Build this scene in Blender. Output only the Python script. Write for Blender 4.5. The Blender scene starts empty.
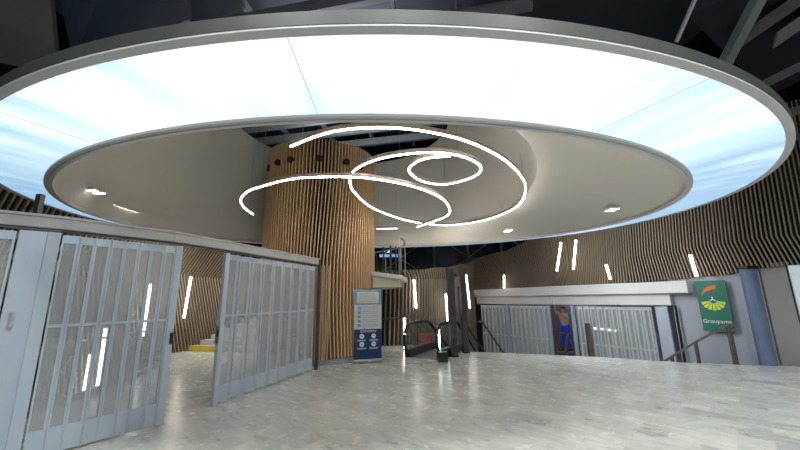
import bpy, bmesh, math, random
from mathutils import Vector, Matrix, geometry
random.seed(7)
S = bpy.context.scene
COL = S.collection
PI = math.pi
V = Vector

# ------------------------------------------------------------------ materials
def mat(name, col=(.5,.5,.5), rough=.6, metal=0., spec=.5, emit=None, estr=0.):
    m = bpy.data.materials.new(name); m.use_nodes = True
    b = m.node_tree.nodes['Principled BSDF']
    b.inputs['Base Color'].default_value = (*col, 1)
    b.inputs['Roughness'].default_value = rough
    b.inputs['Metallic'].default_value = metal
    b.inputs['Specular IOR Level'].default_value = spec
    if emit:
        b.inputs['Emission Color'].default_value = (*emit, 1)
        b.inputs['Emission Strength'].default_value = estr
    return m
def nodes(m): return m.node_tree.nodes, m.node_tree.links, m.node_tree.nodes['Principled BSDF']
def noise_mat(name, c1, c2, scale=8., rough=.6, metal=0., stretch=(1,1,1), detail=4, bump=0., spec=.5):
    m = mat(name, c1, rough, metal, spec); N, L, b = nodes(m)
    tc = N.new('ShaderNodeTexCoord'); mp = N.new('ShaderNodeMapping'); mp.inputs['Scale'].default_value = stretch
    nz = N.new('ShaderNodeTexNoise'); nz.inputs['Scale'].default_value = scale; nz.inputs['Detail'].default_value = detail
    cr = N.new('ShaderNodeValToRGB'); cr.color_ramp.elements[0].position = .3; cr.color_ramp.elements[1].position = .7
    cr.color_ramp.elements[0].color = (*c1, 1); cr.color_ramp.elements[1].color = (*c2, 1)
    L.new(tc.outputs['Object'], mp.inputs[0]); L.new(mp.outputs[0], nz.inputs['Vector'])
    L.new(nz.outputs['Fac'], cr.inputs[0]); L.new(cr.outputs[0], b.inputs['Base Color'])
    if bump:
        bp = N.new('ShaderNodeBump'); bp.inputs['Strength'].default_value = bump
        L.new(nz.outputs['Fac'], bp.inputs['Height']); L.new(bp.outputs[0], b.inputs['Normal'])
    return m
def glass_mat(name, tint, gl=.12, rough=.03):
    m = bpy.data.materials.new(name); m.use_nodes = True; N = m.node_tree.nodes; L = m.node_tree.links; N.clear()
    o = N.new('ShaderNodeOutputMaterial'); mx = N.new('ShaderNodeMixShader'); t = N.new('ShaderNodeBsdfTransparent'); g = N.new('ShaderNodeBsdfGlossy')
    t.inputs[0].default_value = (*tint, 1); g.inputs['Roughness'].default_value = rough; g.inputs[0].default_value = (.9,.95,1,1)
    mx.inputs[0].default_value = gl; L.new(t.outputs[0], mx.inputs[1]); L.new(g.outputs[0], mx.inputs[2]); L.new(mx.outputs[0], o.inputs[0])
    return m
def mesh_mat(name, col, opacity):
    # finely perforated metal sheet: opaque metal and open holes averaged together
    m = bpy.data.materials.new(name); m.use_nodes = True; N, L, b = nodes(m)
    b.inputs['Base Color'].default_value = (*col, 1); b.inputs['Roughness'].default_value = .45; b.inputs['Metallic'].default_value = .0
    tc = N.new('ShaderNodeTexCoord'); w = N.new('ShaderNodeTexNoise'); w.inputs['Scale'].default_value = 2.
    mr = N.new('ShaderNodeMapRange'); mr.inputs[3].default_value = opacity-.05; mr.inputs[4].default_value = opacity+.05
    L.new(tc.outputs['Object'], w.inputs['Vector']); L.new(w.outputs['Fac'], mr.inputs[0]); L.new(mr.outputs[0], b.inputs['Alpha'])
    return m
def floor_mat():
    m = mat('marble_tiles', (.4,.4,.38), .22); N, L, b = nodes(m)
    tc = N.new('ShaderNodeTexCoord'); mp = N.new('ShaderNodeMapping'); mp.inputs['Rotation'].default_value = (0,0,math.radians(44))
    L.new(tc.outputs['Object'], mp.inputs[0])
    br = N.new('ShaderNodeTexBrick'); br.inputs['Scale'].default_value = 1; br.inputs['Brick Width'].default_value = .62; br.inputs['Row Height'].default_value = .31
    br.inputs['Mortar Size'].default_value = .0015; br.inputs['Color1'].default_value = (0,0,0,1); br.inputs['Color2'].default_value = (1,1,1,1); br.inputs['Mortar'].default_value = (.45,.45,.45,1)
    br.inputs['Bias'].default_value = 0
    L.new(mp.outputs[0], br.inputs['Vector'])
    # each tile gets its own veining offset
    ad = N.new('ShaderNodeVectorMath'); ad.operation = 'MULTIPLY_ADD'; ad.inputs[1].default_value = (9,9,9)
    L.new(br.outputs['Color'], ad.inputs[0]); L.new(mp.outputs[0], ad.inputs[2])
    st = N.new('ShaderNodeMapping'); st.inputs['Scale'].default_value = (1.3,4.2,1); L.new(ad.outputs[0], st.inputs[0])
    nz = N.new('ShaderNodeTexNoise'); nz.inputs['Scale'].default_value = 1.15; nz.inputs['Detail'].default_value = 6; nz.inputs['Roughness'].default_value = .58; nz.inputs['Distortion'].default_value = 1.6
    L.new(st.outputs[0], nz.inputs['Vector'])
    cr = N.new('ShaderNodeValToRGB'); e = cr.color_ramp.elements
    e[0].position = .27; e[0].color = (.2,.2,.19,1); e[1].position = .8; e[1].color = (.66,.66,.62,1)
    x = e.new(.36); x.color = (.43,.435,.42,1); x = e.new(.5); x.color = (.52,.525,.495,1)
    L.new(nz.outputs['Fac'], cr.inputs[0])
    tr = N.new('ShaderNodeValToRGB'); t = tr.color_ramp.elements
    t[0].position = 0; t[0].color = (.70,.72,.74,1); t[1].position = 1; t[1].color = (1.06,1.06,1.02,1); y = t.new(.12); y.color = (.86,.875,.885,1); y = t.new(.6); y.color = (.97,.98,.95,1)
    L.new(br.outputs['Color'], tr.inputs[0])
    mu = N.new('ShaderNodeMix'); mu.data_type='RGBA'; mu.blend_type='MULTIPLY'; mu.inputs[0].default_value = 1
    L.new(cr.outputs[0], mu.inputs[6]); L.new(tr.outputs[0], mu.inputs[7]); L.new(mu.outputs[2], b.inputs['Base Color'])
    n2 = N.new('ShaderNodeTexNoise'); n2.inputs['Scale'].default_value = 5; L.new(mp.outputs[0], n2.inputs['Vector'])
    rr = N.new('ShaderNodeMapRange'); rr.inputs[3].default_value = .2; rr.inputs[4].default_value = .32; L.new(n2.outputs['Fac'], rr.inputs[0]); L.new(rr.outputs[0], b.inputs['Roughness'])
    return m
RC = (-.2, 7.96); RA, RB, RT = 7.14, 5.66, .034     # canopy ellipse
def lightbox_mat():
    # back-lit stretched fabric: the lamps behind it are unevenly spaced and shine through in streaks
    m = mat('backlit_fabric', (.75,.8,.85), .5); N, L, b = nodes(m)
    tc = N.new('ShaderNodeTexCoord'); sp = N.new('ShaderNodeSeparateXYZ')
    mp = N.new('ShaderNodeMapping'); mp.inputs['Location'].default_value = (-RC[0]/RA, -RC[1]/RB, 0); mp.inputs['Scale'].default_value = (1/RA, 1/RB, 1)
    L.new(tc.outputs['Object'], mp.inputs[0]); L.new(mp.outputs[0], sp.inputs[0])
    at = N.new('ShaderNodeMath'); at.operation='ARCTAN2'; L.new(sp.outputs[1], at.inputs[0]); L.new(sp.outputs[0], at.inputs[1])
    ln = N.new('ShaderNodeVectorMath'); ln.operation='LENGTH'
    cx = N.new('ShaderNodeCombineXYZ'); L.new(sp.outputs[0], cx.inputs[0]); L.new(sp.outputs[1], cx.inputs[1]); L.new(cx.outputs[0], ln.inputs[0])
    # streaks by angle, strong near the outer frame
    c2 = N.new('ShaderNodeCombineXYZ'); L.new(at.outputs[0], c2.inputs[0]); L.new(ln.outputs['Value'], c2.inputs[1])
    m2 = N.new('ShaderNodeMapping'); m2.inputs['Scale'].default_value = (14,2.2,1); L.new(c2.outputs[0], m2.inputs[0])
    ns = N.new('ShaderNodeTexNoise'); ns.inputs['Scale'].default_value = 1.; ns.inputs['Detail'].default_value = 3; L.new(m2.outputs[0], ns.inputs['Vector'])
    n2 = N.new('ShaderNodeTexNoise'); n2.inputs['Scale'].default_value = .55; n2.inputs['Detail'].default_value = 2; L.new(tc.outputs['Object'], n2.inputs['Vector'])
    # the lamps on the entrance side burn brighter than those on the drum side
    g = N.new('ShaderNodeMapRange'); g.inputs[1].default_value = -1.15; g.inputs[2].default_value = -.1; g.inputs[3].default_value = 1.; g.inputs[4].default_value = 0.
    L.new(sp.outputs[1], g.inputs[0])
    sxa = N.new('ShaderNodeMath'); sxa.operation='MULTIPLY'; L.new(sp.outputs[0], sxa.inputs[0]); L.new(sp.outputs[0], sxa.inputs[1])
    def mth(op, a, bb):
        n = N.new('ShaderNodeMath'); n.operation = op
        for i, q in enumerate((a, bb)):
            if isinstance(q, (int, float)): n.inputs[i].default_value = q
            else: L.new(q, n.inputs[i])
        return n.outputs[0]
    v = mth('ADD', g.outputs[0], mth('MULTIPLY', mth('SUBTRACT', ns.outputs['Fac'], .55), mth('ADD', .45, mth('MULTIPLY', mth('POWER', ln.outputs['Value'], 8.), 1.1))))
    v = mth('ADD', v, mth('MULTIPLY', mth('SUBTRACT', n2.outputs['Fac'], .5), .8))
    v = mth('SUBTRACT', v, mth('MULTIPLY', sxa.outputs[0], .33))
    v = mth('ADD', v, .04)
    cr = N.new('ShaderNodeValToRGB'); e = cr.color_ramp.elements
    e[0].position = 0; e[0].color = (.36,.60,.86,1); e[1].position = .85; e[1].color = (1,1,1,1); x = e.new(.4); x.color = (.62,.86,.98,1)
    L.new(v, cr.inputs[0]); L.new(cr.outputs[0], b.inputs['Emission Color'])
    st = N.new('ShaderNodeMapRange'); st.inputs[1].default_value = 0.; st.inputs[2].default_value = .9; st.inputs[3].default_value = LB[0]; st.inputs[4].default_value = LB[1]
    L.new(v, st.inputs[0]); L.new(st.outputs[0], b.inputs['Emission Strength'])
    b.inputs['Base Color'].default_value = (.3,.33,.36,1)
    return m
LB = (.8, 1.02)

M = {}
M['floor'] = floor_mat()
M['lightbox'] = lightbox_mat()
M['oak'] = noise_mat('oak_slats', (.60,.40,.215), (.72,.51,.30), 3, .5, stretch=(6,6,.5))
M['oak_light'] = noise_mat('pale_oak', (.42,.27,.15), (.55,.37,.22), 3, .5, stretch=(6,6,.5))
M['slat'] = noise_mat('wall_slats', (.21,.165,.115), (.28,.225,.16), 2.5, .6, stretch=(4,4,.6))
M['back'] = noise_mat('slat_backing', (.016,.010,.007), (.024,.015,.010), 5, .8)
M['backd'] = noise_mat('drum_backing', (.022,.013,.008), (.032,.019,.011), 5, .8)
M['cone'] = noise_mat('beige_fabric', (.64,.62,.55), (.68,.66,.59), .7, .6, stretch=(1,1,.4), spec=.25)
M['ringdark'] = noise_mat('dark_grey_fascia', (.04,.047,.044), (.052,.058,.054), 3, .5)
M['ringlight'] = noise_mat('pale_grey_edge', (.50,.49,.50), (.56,.55,.56), 3, .45)
M['alu'] = noise_mat('shutter_aluminium', (.47,.56,.66), (.54,.62,.71), 4, .38, .25, stretch=(1,1,.2))
M['aludark'] = noise_mat('shutter_hinge_shadow_gap', (.12,.14,.17), (.16,.18,.21), 4, .5)
M['mesh'] = mesh_mat('perforated_sheet', (.52,.55,.57), .38)
M['mesh_far'] = mesh_mat('perforated_sheet_grey', (.48,.52,.53), .48)
M['gatealu'] = noise_mat('gate_grey_metal', (.58,.62,.64), (.66,.70,.71), 4, .4, .2)
M['header'] = noise_mat('header_cream_metal', (.40,.40,.39), (.47,.47,.455), 3, .5)
M['white'] = noise_mat('painted_white', (.66,.67,.66), (.74,.74,.72), 1.2, .5)
M['greywall'] = noise_mat('painted_blue_grey', (.34,.37,.43), (.38,.41,.47), .8, .6)
M['bluecol'] = noise_mat('blue_column_cladding', (.10,.14,.24), (.13,.18,.29), 2, .45)
M['steel'] = noise_mat('brushed_steel', (.26,.26,.27), (.36,.36,.37), 6, .35, .8)
M['darksteel'] = noise_mat('dark_steel', (.07,.07,.075), (.11,.11,.115), 6, .4, .6)
M['rail'] = noise_mat('brown_handrail', (.12,.10,.085), (.17,.145,.12), 6, .45, .3)
M['black'] = noise_mat('black_rubber', (.012,.012,.013), (.022,.022,.024), 9, .4)
M['navy'] = noise_mat('night_glazing', (.010,.022,.048), (.015,.030,.060), .5, .25)
M['void'] = noise_mat('dark_soffit', (.010,.012,.026), (.016,.019,.036), .4, .8)
M['greypanel'] = noise_mat('soffit_panel_grey', (.10,.10,.10), (.15,.145,.14), 1.5, .7)
M['beam'] = noise_mat('painted_beam', (.16,.18,.19), (.22,.24,.25), 2, .6)
M['seam'] = mat('fabric_seam', (.6,.68,.72), .6, emit=(.5,.7,.8), estr=.35)
M['glass'] = glass_mat('clear_glass', (.86,.93,.92), .08)
M['glass_teal'] = glass_mat('teal_glass', (.66,.80,.80), .12)
M['led'] = mat('led_warm_white', (.9,.88,.85), .4, emit=(1,.94,.87), estr=8.)
M['led_squig'] = mat('led_diffuser', (.9,.88,.85), .4, emit=(1,.94,.87), estr=26.)
M['ledhouse'] = noise_mat('led_profile_taupe', (.36,.30,.27), (.42,.35,.31), 4, .5)
M['spot'] = mat('downlight_lens', (.9,.9,.9), .3, emit=(1,.97,.93), estr=6.)
M['yellow'] = noise_mat('yellow_nosing', (.62,.45,.04), (.72,.52,.06), 5, .6)
M['step'] = noise_mat('stair_stone', (.42,.43,.41), (.5,.505,.48), 3, .5)
M['cream'] = noise_mat('cream_slab', (.72,.70,.56), (.78,.76,.63), 2, .5)
M['green'] = noise_mat('banner_green', (.014,.15,.105), (.02,.18,.125), 1.5, .55)
M['orange'] = mat('banner_orange', (.80,.16,.03), .5)
M['lime'] = mat('banner_lime', (.62,.78,.08), .5)
M['print_white'] = mat('print_white', (.8,.82,.83), .5)
M['st_blue'] = mat('standee_sky_blue', (.13,.36,.68), .45)
M['st_cream'] = mat('standee_cream', (.66,.66,.55), .45)
M['st_grey'] = mat('standee_pale_grey', (.58,.62,.64), .45)
M['st_navy'] = mat('standee_navy', (.008,.036,.13), .4)
M['st_text'] = mat('standee_text_grey', (.30,.33,.36), .5)
M['st_icon'] = mat('standee_icon_blue', (.16,.36,.58), .5)
M['skin'] = mat('skin', (.42,.24,.16), .6)
M['hair'] = mat('dark_hair', (.02,.015,.012), .7)
M['shirt'] = noise_mat('taupe_shirt', (.27,.25,.25), (.33,.31,.30), 12, .8)
M['trousers'] = noise_mat('blue_work_trousers', (.015,.02,.42), (.02,.03,.52), 12, .8)
M['redseat'] = mat('red_orange_panel', (.5,.12,.07), .5)
M['purple'] = noise_mat('dark_plum_wall', (.07,.06,.09), (.11,.09,.12), 1, .7)
M['backgrey'] = noise_mat('grey_blue_backwall', (.19,.21,.29), (.24,.26,.34), 1, .6)
M['blueled'] = mat('blue_screen_glow', (.1,.2,.4), .4, emit=(.25,.5,.9), estr=.6)

# ------------------------------------------------------------------ mesh helper
class MB:
    def __init__(s): s.v = []; s.f = []; s.sm = False
    def add(s, vs, fs):
        o = len(s.v); s.v += [tuple(v) for v in vs]; s.f += [tuple(i+o for i in f) for f in fs]; return s
    def box(s, x0, x1, y0, y1, z0, z1):
        return s.add([(x0,y0,z0),(x1,y0,z0),(x1,y1,z0),(x0,y1,z0),(x0,y0,z1),(x1,y0,z1),(x1,y1,z1),(x0,y1,z1)],
                     [(3,2,1,0),(4,5,6,7),(0,1,5,4),(1,2,6,5),(2,3,7,6),(3,0,4,7)])
    def beam(s, a, b, w, h, up=(0,0,1)):
        a = V(a); b = V(b); d = (b-a).normalized(); u = V(up)
        if abs(d.dot(u)) > .99: u = V((0,1,0)) if abs(d.y) < .9 else V((1,0,0))
        r = d.cross(u).normalized(); u = r.cross(d).normalized(); r = r*w/2; u = u*h/2
        vs = [p+q for p in (a, b) for q in (-r-u, r-u, r+u, -r+u)]
        return s.add(vs, [(0,1,2,3),(7,6,5,4),(0,4,5,1),(1,5,6,2),(2,6,7,3),(3,7,4,0)])
    def tube(s, pts, r, n=8, closed=False, cap=True):
        pts = [V(p) for p in pts]; rings = []; k = len(pts); rr = r if isinstance(r, (list,tuple)) else [r]*k
        for i, p in enumerate(pts):
            a = pts[(i-1) % k] if (closed or i) else p; b = pts[(i+1) % k] if (closed or i < k-1) else p
            d = (b-a).normalized(); up = V((0,0,1)) if abs(d.z) < .95 else V((0,1,0))
            x = d.cross(up).normalized(); y = x.cross(d)
            rings.append([p + (x*math.cos(2*PI*j/n) + y*math.sin(2*PI*j/n))*rr[i] for j in range(n)])
        vs = [q for g in rings for q in g]; fs = []
        for i in range(k if closed else k-1):
            i2 = (i+1) % k
            for j in range(n): fs.append((i*n+j, i*n+(j+1)%n, i2*n+(j+1)%n, i2*n+j))
        if cap and not closed: fs += [tuple(range(n-1,-1,-1)), tuple((k-1)*n+j for j in range(n))]
        return s.add(vs, fs)
    def sweep(s, pts, prof, closed=False):     # prof: (side, z) section swept along a horizontal-ish path
        pts = [V(p) for p in pts]; k = len(pts); n = len(prof); vs = []
        for i, p in enumerate(pts):
            a = pts[(i-1) % k] if (closed or i) else p; b = pts[(i+1) % k] if (closed or i < k-1) else p
            d = (b-a); d.z = 0; d.normalize(); x = V((d.y, -d.x, 0))
            vs += [p + x*q[0] + V((0,0,q[1])) for q in prof]
        fs = []
        for i in range(k if closed else k-1):
            i2 = (i+1) % k
            for j in range(n): fs.append((i*n+j, i2*n+j, i2*n+(j+1)%n, i*n+(j+1)%n))
        if not closed: fs += [tuple(range(n)), tuple((k-1)*n+j for j in range(n-1,-1,-1))]
        return s.add(vs, fs)
    def prism(s, poly, z0, z1):
        n = len(poly); vs = [(x,y,z0) for x,y in poly]+[(x,y,z1) for x,y in poly]
        tri = geometry.tessellate_polygon([[V((x,y,0)) for x,y in poly]])
        fs = [(a,b,c) for a,b,c in tri]+[(c+n,b+n,a+n) for a,b,c in tri]
        fs += [(i,(i+1)%n,(i+1)%n+n,i+n) for i in range(n)]
        return s.add(vs, fs)
    def strip(s, loops):                       # open quads between equal-length polylines
        n = len(loops[0]); vs = [p for l in loops for p in l]
        fs = [(i*n+j, i*n+j+1, (i+1)*n+j+1, (i+1)*n+j) for i in range(len(loops)-1) for j in range(n-1)]
        return s.add(vs, fs)
    def loft(s, loops):                        # closed loops
        n = len(loops[0]); vs = [p for l in loops for p in l]
        fs = [(i*n+j, i*n+(j+1)%n, (i+1)*n+(j+1)%n, (i+1)*n+j) for i in range(len(loops)-1) for j in range(n)]
        return s.add(vs, fs)
    def disc(s, c, r, nrm, n=20, th=.01):
        nrm = V(nrm).normalized(); up = V((0,0,1)) if abs(nrm.z) < .9 else V((1,0,0)); x = nrm.cross(up).normalized(); y = x.cross(nrm); c = V(c)
        a = [c + (x*math.cos(2*PI*j/n)+y*math.sin(2*PI*j/n))*r for j in range(n)]; b = [p+nrm*th for p in a]
        return s.add(a+b, [tuple(range(n-1,-1,-1)), tuple(range(n,2*n))]+[(j,(j+1)%n,(j+1)%n+n,j+n) for j in range(n)])
    def build(s, name, m, parent=None, smooth=False, bevel=0, fixn=True, loc=None):
        me = bpy.data.meshes.new(name); vs = s.v
        if loc is not None: vs = [(x-loc[0],y-loc[1],z-loc[2]) for x,y,z in vs]
        me.from_pydata(vs, [], s.f); me.validate()
        if fixn:
            bm = bmesh.new(); bm.from_mesh(me); bmesh.ops.recalc_face_normals(bm, faces=bm.faces); bm.to_mesh(me); bm.free()
        me.materials.append(m); o = bpy.data.objects.new(name, me); COL.objects.link(o)
        if loc is not None: o.location = loc
        if parent is not None: o.parent = parent
        if smooth: 
            for p in me.polygons: p.use_smooth = True
        if bevel:
            b = o.modifiers.new('bevel','BEVEL'); b.width = bevel; b.segments = 2; b.limit_method = 'ANGLE'
        return o
def tag(o, label, cat, group=None, kind=None):
    o['label'] = label; o['category'] = cat
    if group: o['group'] = group
    if kind: o['kind'] = kind
    return o
def thing(name, label, cat, loc=(0,0,0), rz=0, group=None):
    o = bpy.data.objects.new(name, None); COL.objects.link(o); o.location = loc; o.rotation_euler.z = rz; o.empty_display_size = .2
    return tag(o, label, cat, group)
def struct(mb, name, m, parent=None, **k):
    o = mb.build(name, m, parent, **k)
    if parent is None: o['kind'] = 'structure'
    return o
def copy_tree(o, parent=None):
    c = o.copy(); COL.objects.link(c); c.parent = parent
    for ch in list(o.children): copy_tree(ch, c)
    return c
def smoothpath(pts, step=None, n=12, closed=False):   # Catmull-Rom
    pts = [V(p) for p in pts]; out = []; k = len(pts)
    for i in range(k if closed else k-1):
        if closed: p0,p1,p2,p3 = pts[(i-1)%k],pts[i],pts[(i+1)%k],pts[(i+2)%k]
        else: p0 = pts[max(i-1,0)]; p1 = pts[i]; p2 = pts[i+1]; p3 = pts[min(i+2,k-1)]
        for j in range(n):
            t = j/n; out.append(.5*((2*p1)+(p2-p0)*t+(2*p0-5*p1+4*p2-p3)*t*t+(-p0+3*p1-3*p2+p3)*t**3))
    if not closed: out.append(pts[-1])
    return out
def resample(pts, step):
    out = [pts[0].copy()]; acc = 0.
    for a, b in zip(pts, pts[1:]):
        L = (b-a).length
        while acc + L >= step:
            t = (step-acc)/L; a = a+(b-a)*t; out.append(a.copy()); L = (b-a).length; acc = 0.
            if L < 1e-9: break
        acc += L
    return out
def text_mesh(name, body, size, m, parent, loc, rot, ext=.004):
    cu = bpy.data.curves.new(name, 'FONT'); cu.body = body; cu.size = size; cu.extrude = ext; cu.align_x = 'CENTER'
    t = bpy.data.objects.new(name, cu); COL.objects.link(t)
    me = bpy.data.meshes.new_from_object(t.evaluated_get(bpy.context.evaluated_depsgraph_get()))
    COL.objects.unlink(t); bpy.data.objects.remove(t)
    me.materials.clear(); me.materials.append(m)
    o = bpy.data.objects.new(name, me); COL.objects.link(o); o.parent = parent; o.location = loc; o.rotation_euler = rot
    return o

def ell(c, a, b, t, z, n=160, d=0.):
    return [V((c[0]+(a+d)*math.cos(q)*math.cos(t)-(b+d)*math.sin(q)*math.sin(t), c[1]+(a+d)*math.cos(q)*math.sin(t)+(b+d)*math.sin(q)*math.cos(t), z)) for q in [2*PI*i/n for i in range(n)]]

# ------------------------------------------------------------------ camera
cd = bpy.data.cameras.new('camera'); cam = bpy.data.objects.new('camera', cd); COL.objects.link(cam); S.camera = cam
cd.sensor_width = 36; cd.lens = 345.9/800*36; cd.clip_start = .05; cd.clip_end = 200
p, r = .20935, -.01658
F = V((0,math.cos(p),math.sin(p))); U = V((0,-math.sin(p),math.cos(p))); R = V((1,0,0))
R2 = R*math.cos(r)+U*math.sin(r); U2 = -R*math.sin(r)+U*math.cos(r)
mw = Matrix((( R2.x,U2.x,-F.x,0),(R2.y,U2.y,-F.y,0),(R2.z,U2.z,-F.z,1.7),(0,0,0,1))); cam.matrix_world = mw

# ------------------------------------------------------------------ floors
edge = [(.35,13.75),(.45,13.3),(.72,12.65),(1.72,12.15),(2.22,11.62),(3.2,11.29),(5.56,10.3),(7.03,9.36),(8.14,8.92),(8.8,8.72),(9.3,8.56),(12.6,7.6)]
poly = [(-5.6,-4),(12.6,-4)] + edge[::-1] + [(-.5,13.75),(-3.6,16.6),(-6.6,16.6),(-8.3,13.1),(-8.0,11.6),(-6.9,10.6),(-6.35,8.9),(-5.85,6.0),(-5.6,3.2)]
struct(MB().prism(poly, -.35, 0), 'floor', M['floor'])
struct(MB().box(-14,16,-4,24,-2.0,-1.8), 'floor_lower', M['floor'])

# ------------------------------------------------------------------ undulating slatted walls
def slatwall(name, ctrl, step, w=.045, dep=.13):
    # ctrl rows: x, y, zbottom, zkink, ztop, bottom shift (tangent, into room), top shift (tangent, into room)
    P = [V((c[0],c[1],0)) for c in ctrl]
    n = 14; sp = smoothpath(P, n=n)
    T = [[] for _ in range(len(ctrl[0])-2)]
    for i in range(len(sp)):
        k = min(i//n, len(ctrl)-2); t = i/n-k; t = t*t*(3-2*t)
        for q in range(len(T)): T[q].append(ctrl[k][q+2]*(1-t)+ctrl[k+1][q+2]*t)
    # arc-length
    L = [0.]
    for a, b in zip(sp, sp[1:]): L.append(L[-1]+(b-a).length)
    def at(s):
        i = 0
        while i < len(L)-2 and L[i+1] < s: i += 1
        t = (s-L[i])/max(L[i+1]-L[i],1e-9); d = (sp[i+1]-sp[i]).normalized()
        return sp[i].lerp(sp[i+1], t), d, [q[i]*(1-t)+q[i+1]*t for q in T]
    mb = MB(); bk = [[],[],[]]; s = 0.
    while s < L[-1]:
        c, d, q = at(s); nr = V((d.y,-d.x,0))          # room side on the right of travel
        pts = [c+d*q[3]+nr*q[4]+V((0,0,q[0])), c+V((0,0,q[1])), c+d*q[5]+nr*q[6]+V((0,0,q[2]))]
        vs = []
        for p_ in pts: vs += [p_-d*w/2, p_+d*w/2, p_+d*w/2+nr*dep, p_-d*w/2+nr*dep]
        fs = [(0,1,2,3),(8,11,10,9)]
        for k in (0,4):
            for j in range(4): fs.append((k+j, k+4+j, k+4+(j+1)%4, k+(j+1)%4))
        mb.add(vs, fs)
        for k in range(3): bk[k].append(pts[k]-nr*.02)
        s += step(c) if callable(step) else step
    w_ = struct(mb, name, M['slat'])
    b_ = MB().strip(bk).build('backing', M['back'], w_, fixn=False)
    so = b_.modifiers.new('thick','SOLIDIFY'); so.thickness = .05; so.offset = 0
    return w_
LEFT = [(-11.5,2,-1.8,2.7,5.6, .3,.0, .3,.1),(-9.8,6.5,-1.8,2.7,5.2,.4,.1,.4,.2),(-8.7,10.,-1.8,2.7,4.5,.5,.2,.6,.3),(-8.15,12.6,-.2,2.68,3.85,.6,.3,.45,.35),
        (-7.2,15.0,-.2,2.6,3.45,.6,.3,.45,.35),(-5.6,16.7,-.2,2.6,3.2,.4,.3,.3,.3)]
slatwall('wall_left', LEFT, .125)
BACK = [(-5.4,16.75,-.2,2.5,2.9,-.1,.2,-.05,.1),(-3.4,16.3,-.2,2.45,2.75,-.1,.1,-.05,.1),(-1.9,14.2,-.2,2.4,2.74,-.15,.1,-.1,.1),(-.6,13.55,-1.8,2.42,2.75,-.15,.1,-.15,.1),(.6,14.1,-1.8,2.45,2.8,-.3,.1,-.25,.1),
        (1.9,15.6,-1.8,2.5,3.0,-.5,.1,-.25,.1),(3.1,17.4,-1.8,2.6,3.3,-.6,.15,-.3,.1),(3.75,18.35,-1.8,2.7,3.55,-.6,.2,-.35,.2)]
slatwall('wall_back', BACK, .155, w=.058)
GATE = [(3.85,18.5,2.06,2.75,3.58,-.6,.25,-.45,.2),(5.2,16.4,2.06,2.83,3.8,-.55,.3,-.35,.2),(6.35,14.6,2.06,2.85,4.3,-.35,.25,-.1,.1),(7.35,12.95,2.08,2.9,5.0,-.05,.15,.15,-.02),
        (8.35,11.2,2.12,3.0,5.6,.14,.08,.2,-.05),(8.95,10.0,2.2,3.05,6.0,.17,.03,.22,-.08),(9.45,9.1,2.33,3.1,6.3,.16,.0,.18,-.08),(10.4,8.2,2.4,3.1,6.6,.16,0,.15,-.05),(12.6,6.9,2.5,3.1,6.8,.14,0,.15,0)]
slatwall('wall_right', GATE, lambda c: .085 if c.x > 6.8 else (.15 if c.x < 5 else .11), w=.032)

# ------------------------------------------------------------------ far gate front: two tier bulkhead and side walls
gd = V((2.9,-4.9,0)).normalized(); gn = V((-gd.y,gd.x,0))*-1        # gn into the room
if gn.x > 0: gn = -gn
G0 = V((4.8,16.8,0))
def gp(x, off=0, z=0):      # point on the gate line by its x coordinate
    t = (x-4.8)/gd.x; q = G0+gd*t+gn*off; q.z = z; return q
b1 = MB().beam(gp(3.95,.06,1.90), gp(8.58,.06,1.90), .42, .36)
tr1 = struct(b1, 'trim_1', M['white'], bevel=.02)
b2 = MB().beam(gp(3.95,-.08,1.54), gp(8.3,-.08,1.54), .36, .36)
struct(b2, 'trim_2', M['white'], bevel=.015)
b3 = MB().beam(gp(6.1,.13,1.55), gp(6.22,.13,1.55), .06, .34); struct(b3, 'trim_3', M['white'])
# grey wall carrying the banner, running behind the blue column
def wallstrip(path, z0, z1, name, m, th=.15):
    mb = MB()
    for a, b in zip(path, path[1:]): mb.beam((a[0],a[1],(z0+z1)/2),(b[0],b[1],(z0+z1)/2), th, z1-z0)
    return struct(mb, name, m)
gw = [(8.42,11.0),(8.93,10.12),(9.38,9.32)]
wallstrip(gw, -1.8, 2.28, 'wall_banner_side', M['greywall'])
wallstrip([(9.38,9.32),(9.75,8.82),(12.6,7.25)], -1.8, 2.45, 'wall_column_side', noise_mat('warm_grey_paint', (.27,.265,.255), (.31,.305,.295), 1, .6))
wp = MB().beam((9.68,8.70,1.25),(11.9,7.47,1.25), .06, 2.2); struct(wp, 'window_1', mat('pale_panel_added_glow', (.52,.62,.68), .25, emit=(.75,.9,1), estr=.28))  # weak emission added to brighten the pale panel
# room behind the gate
struct(MB().beam(gp(3.0,-3.2,.3), gp(10.2,-3.2,.3), .1, 4.4), 'wall_gate_back', M['backgrey'])
struct(MB().beam(gp(5.0,-1.2,.3), gp(6.7,-3.1,.3), .1, 4.2), 'wall_gate_partition', M['purple'])

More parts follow.
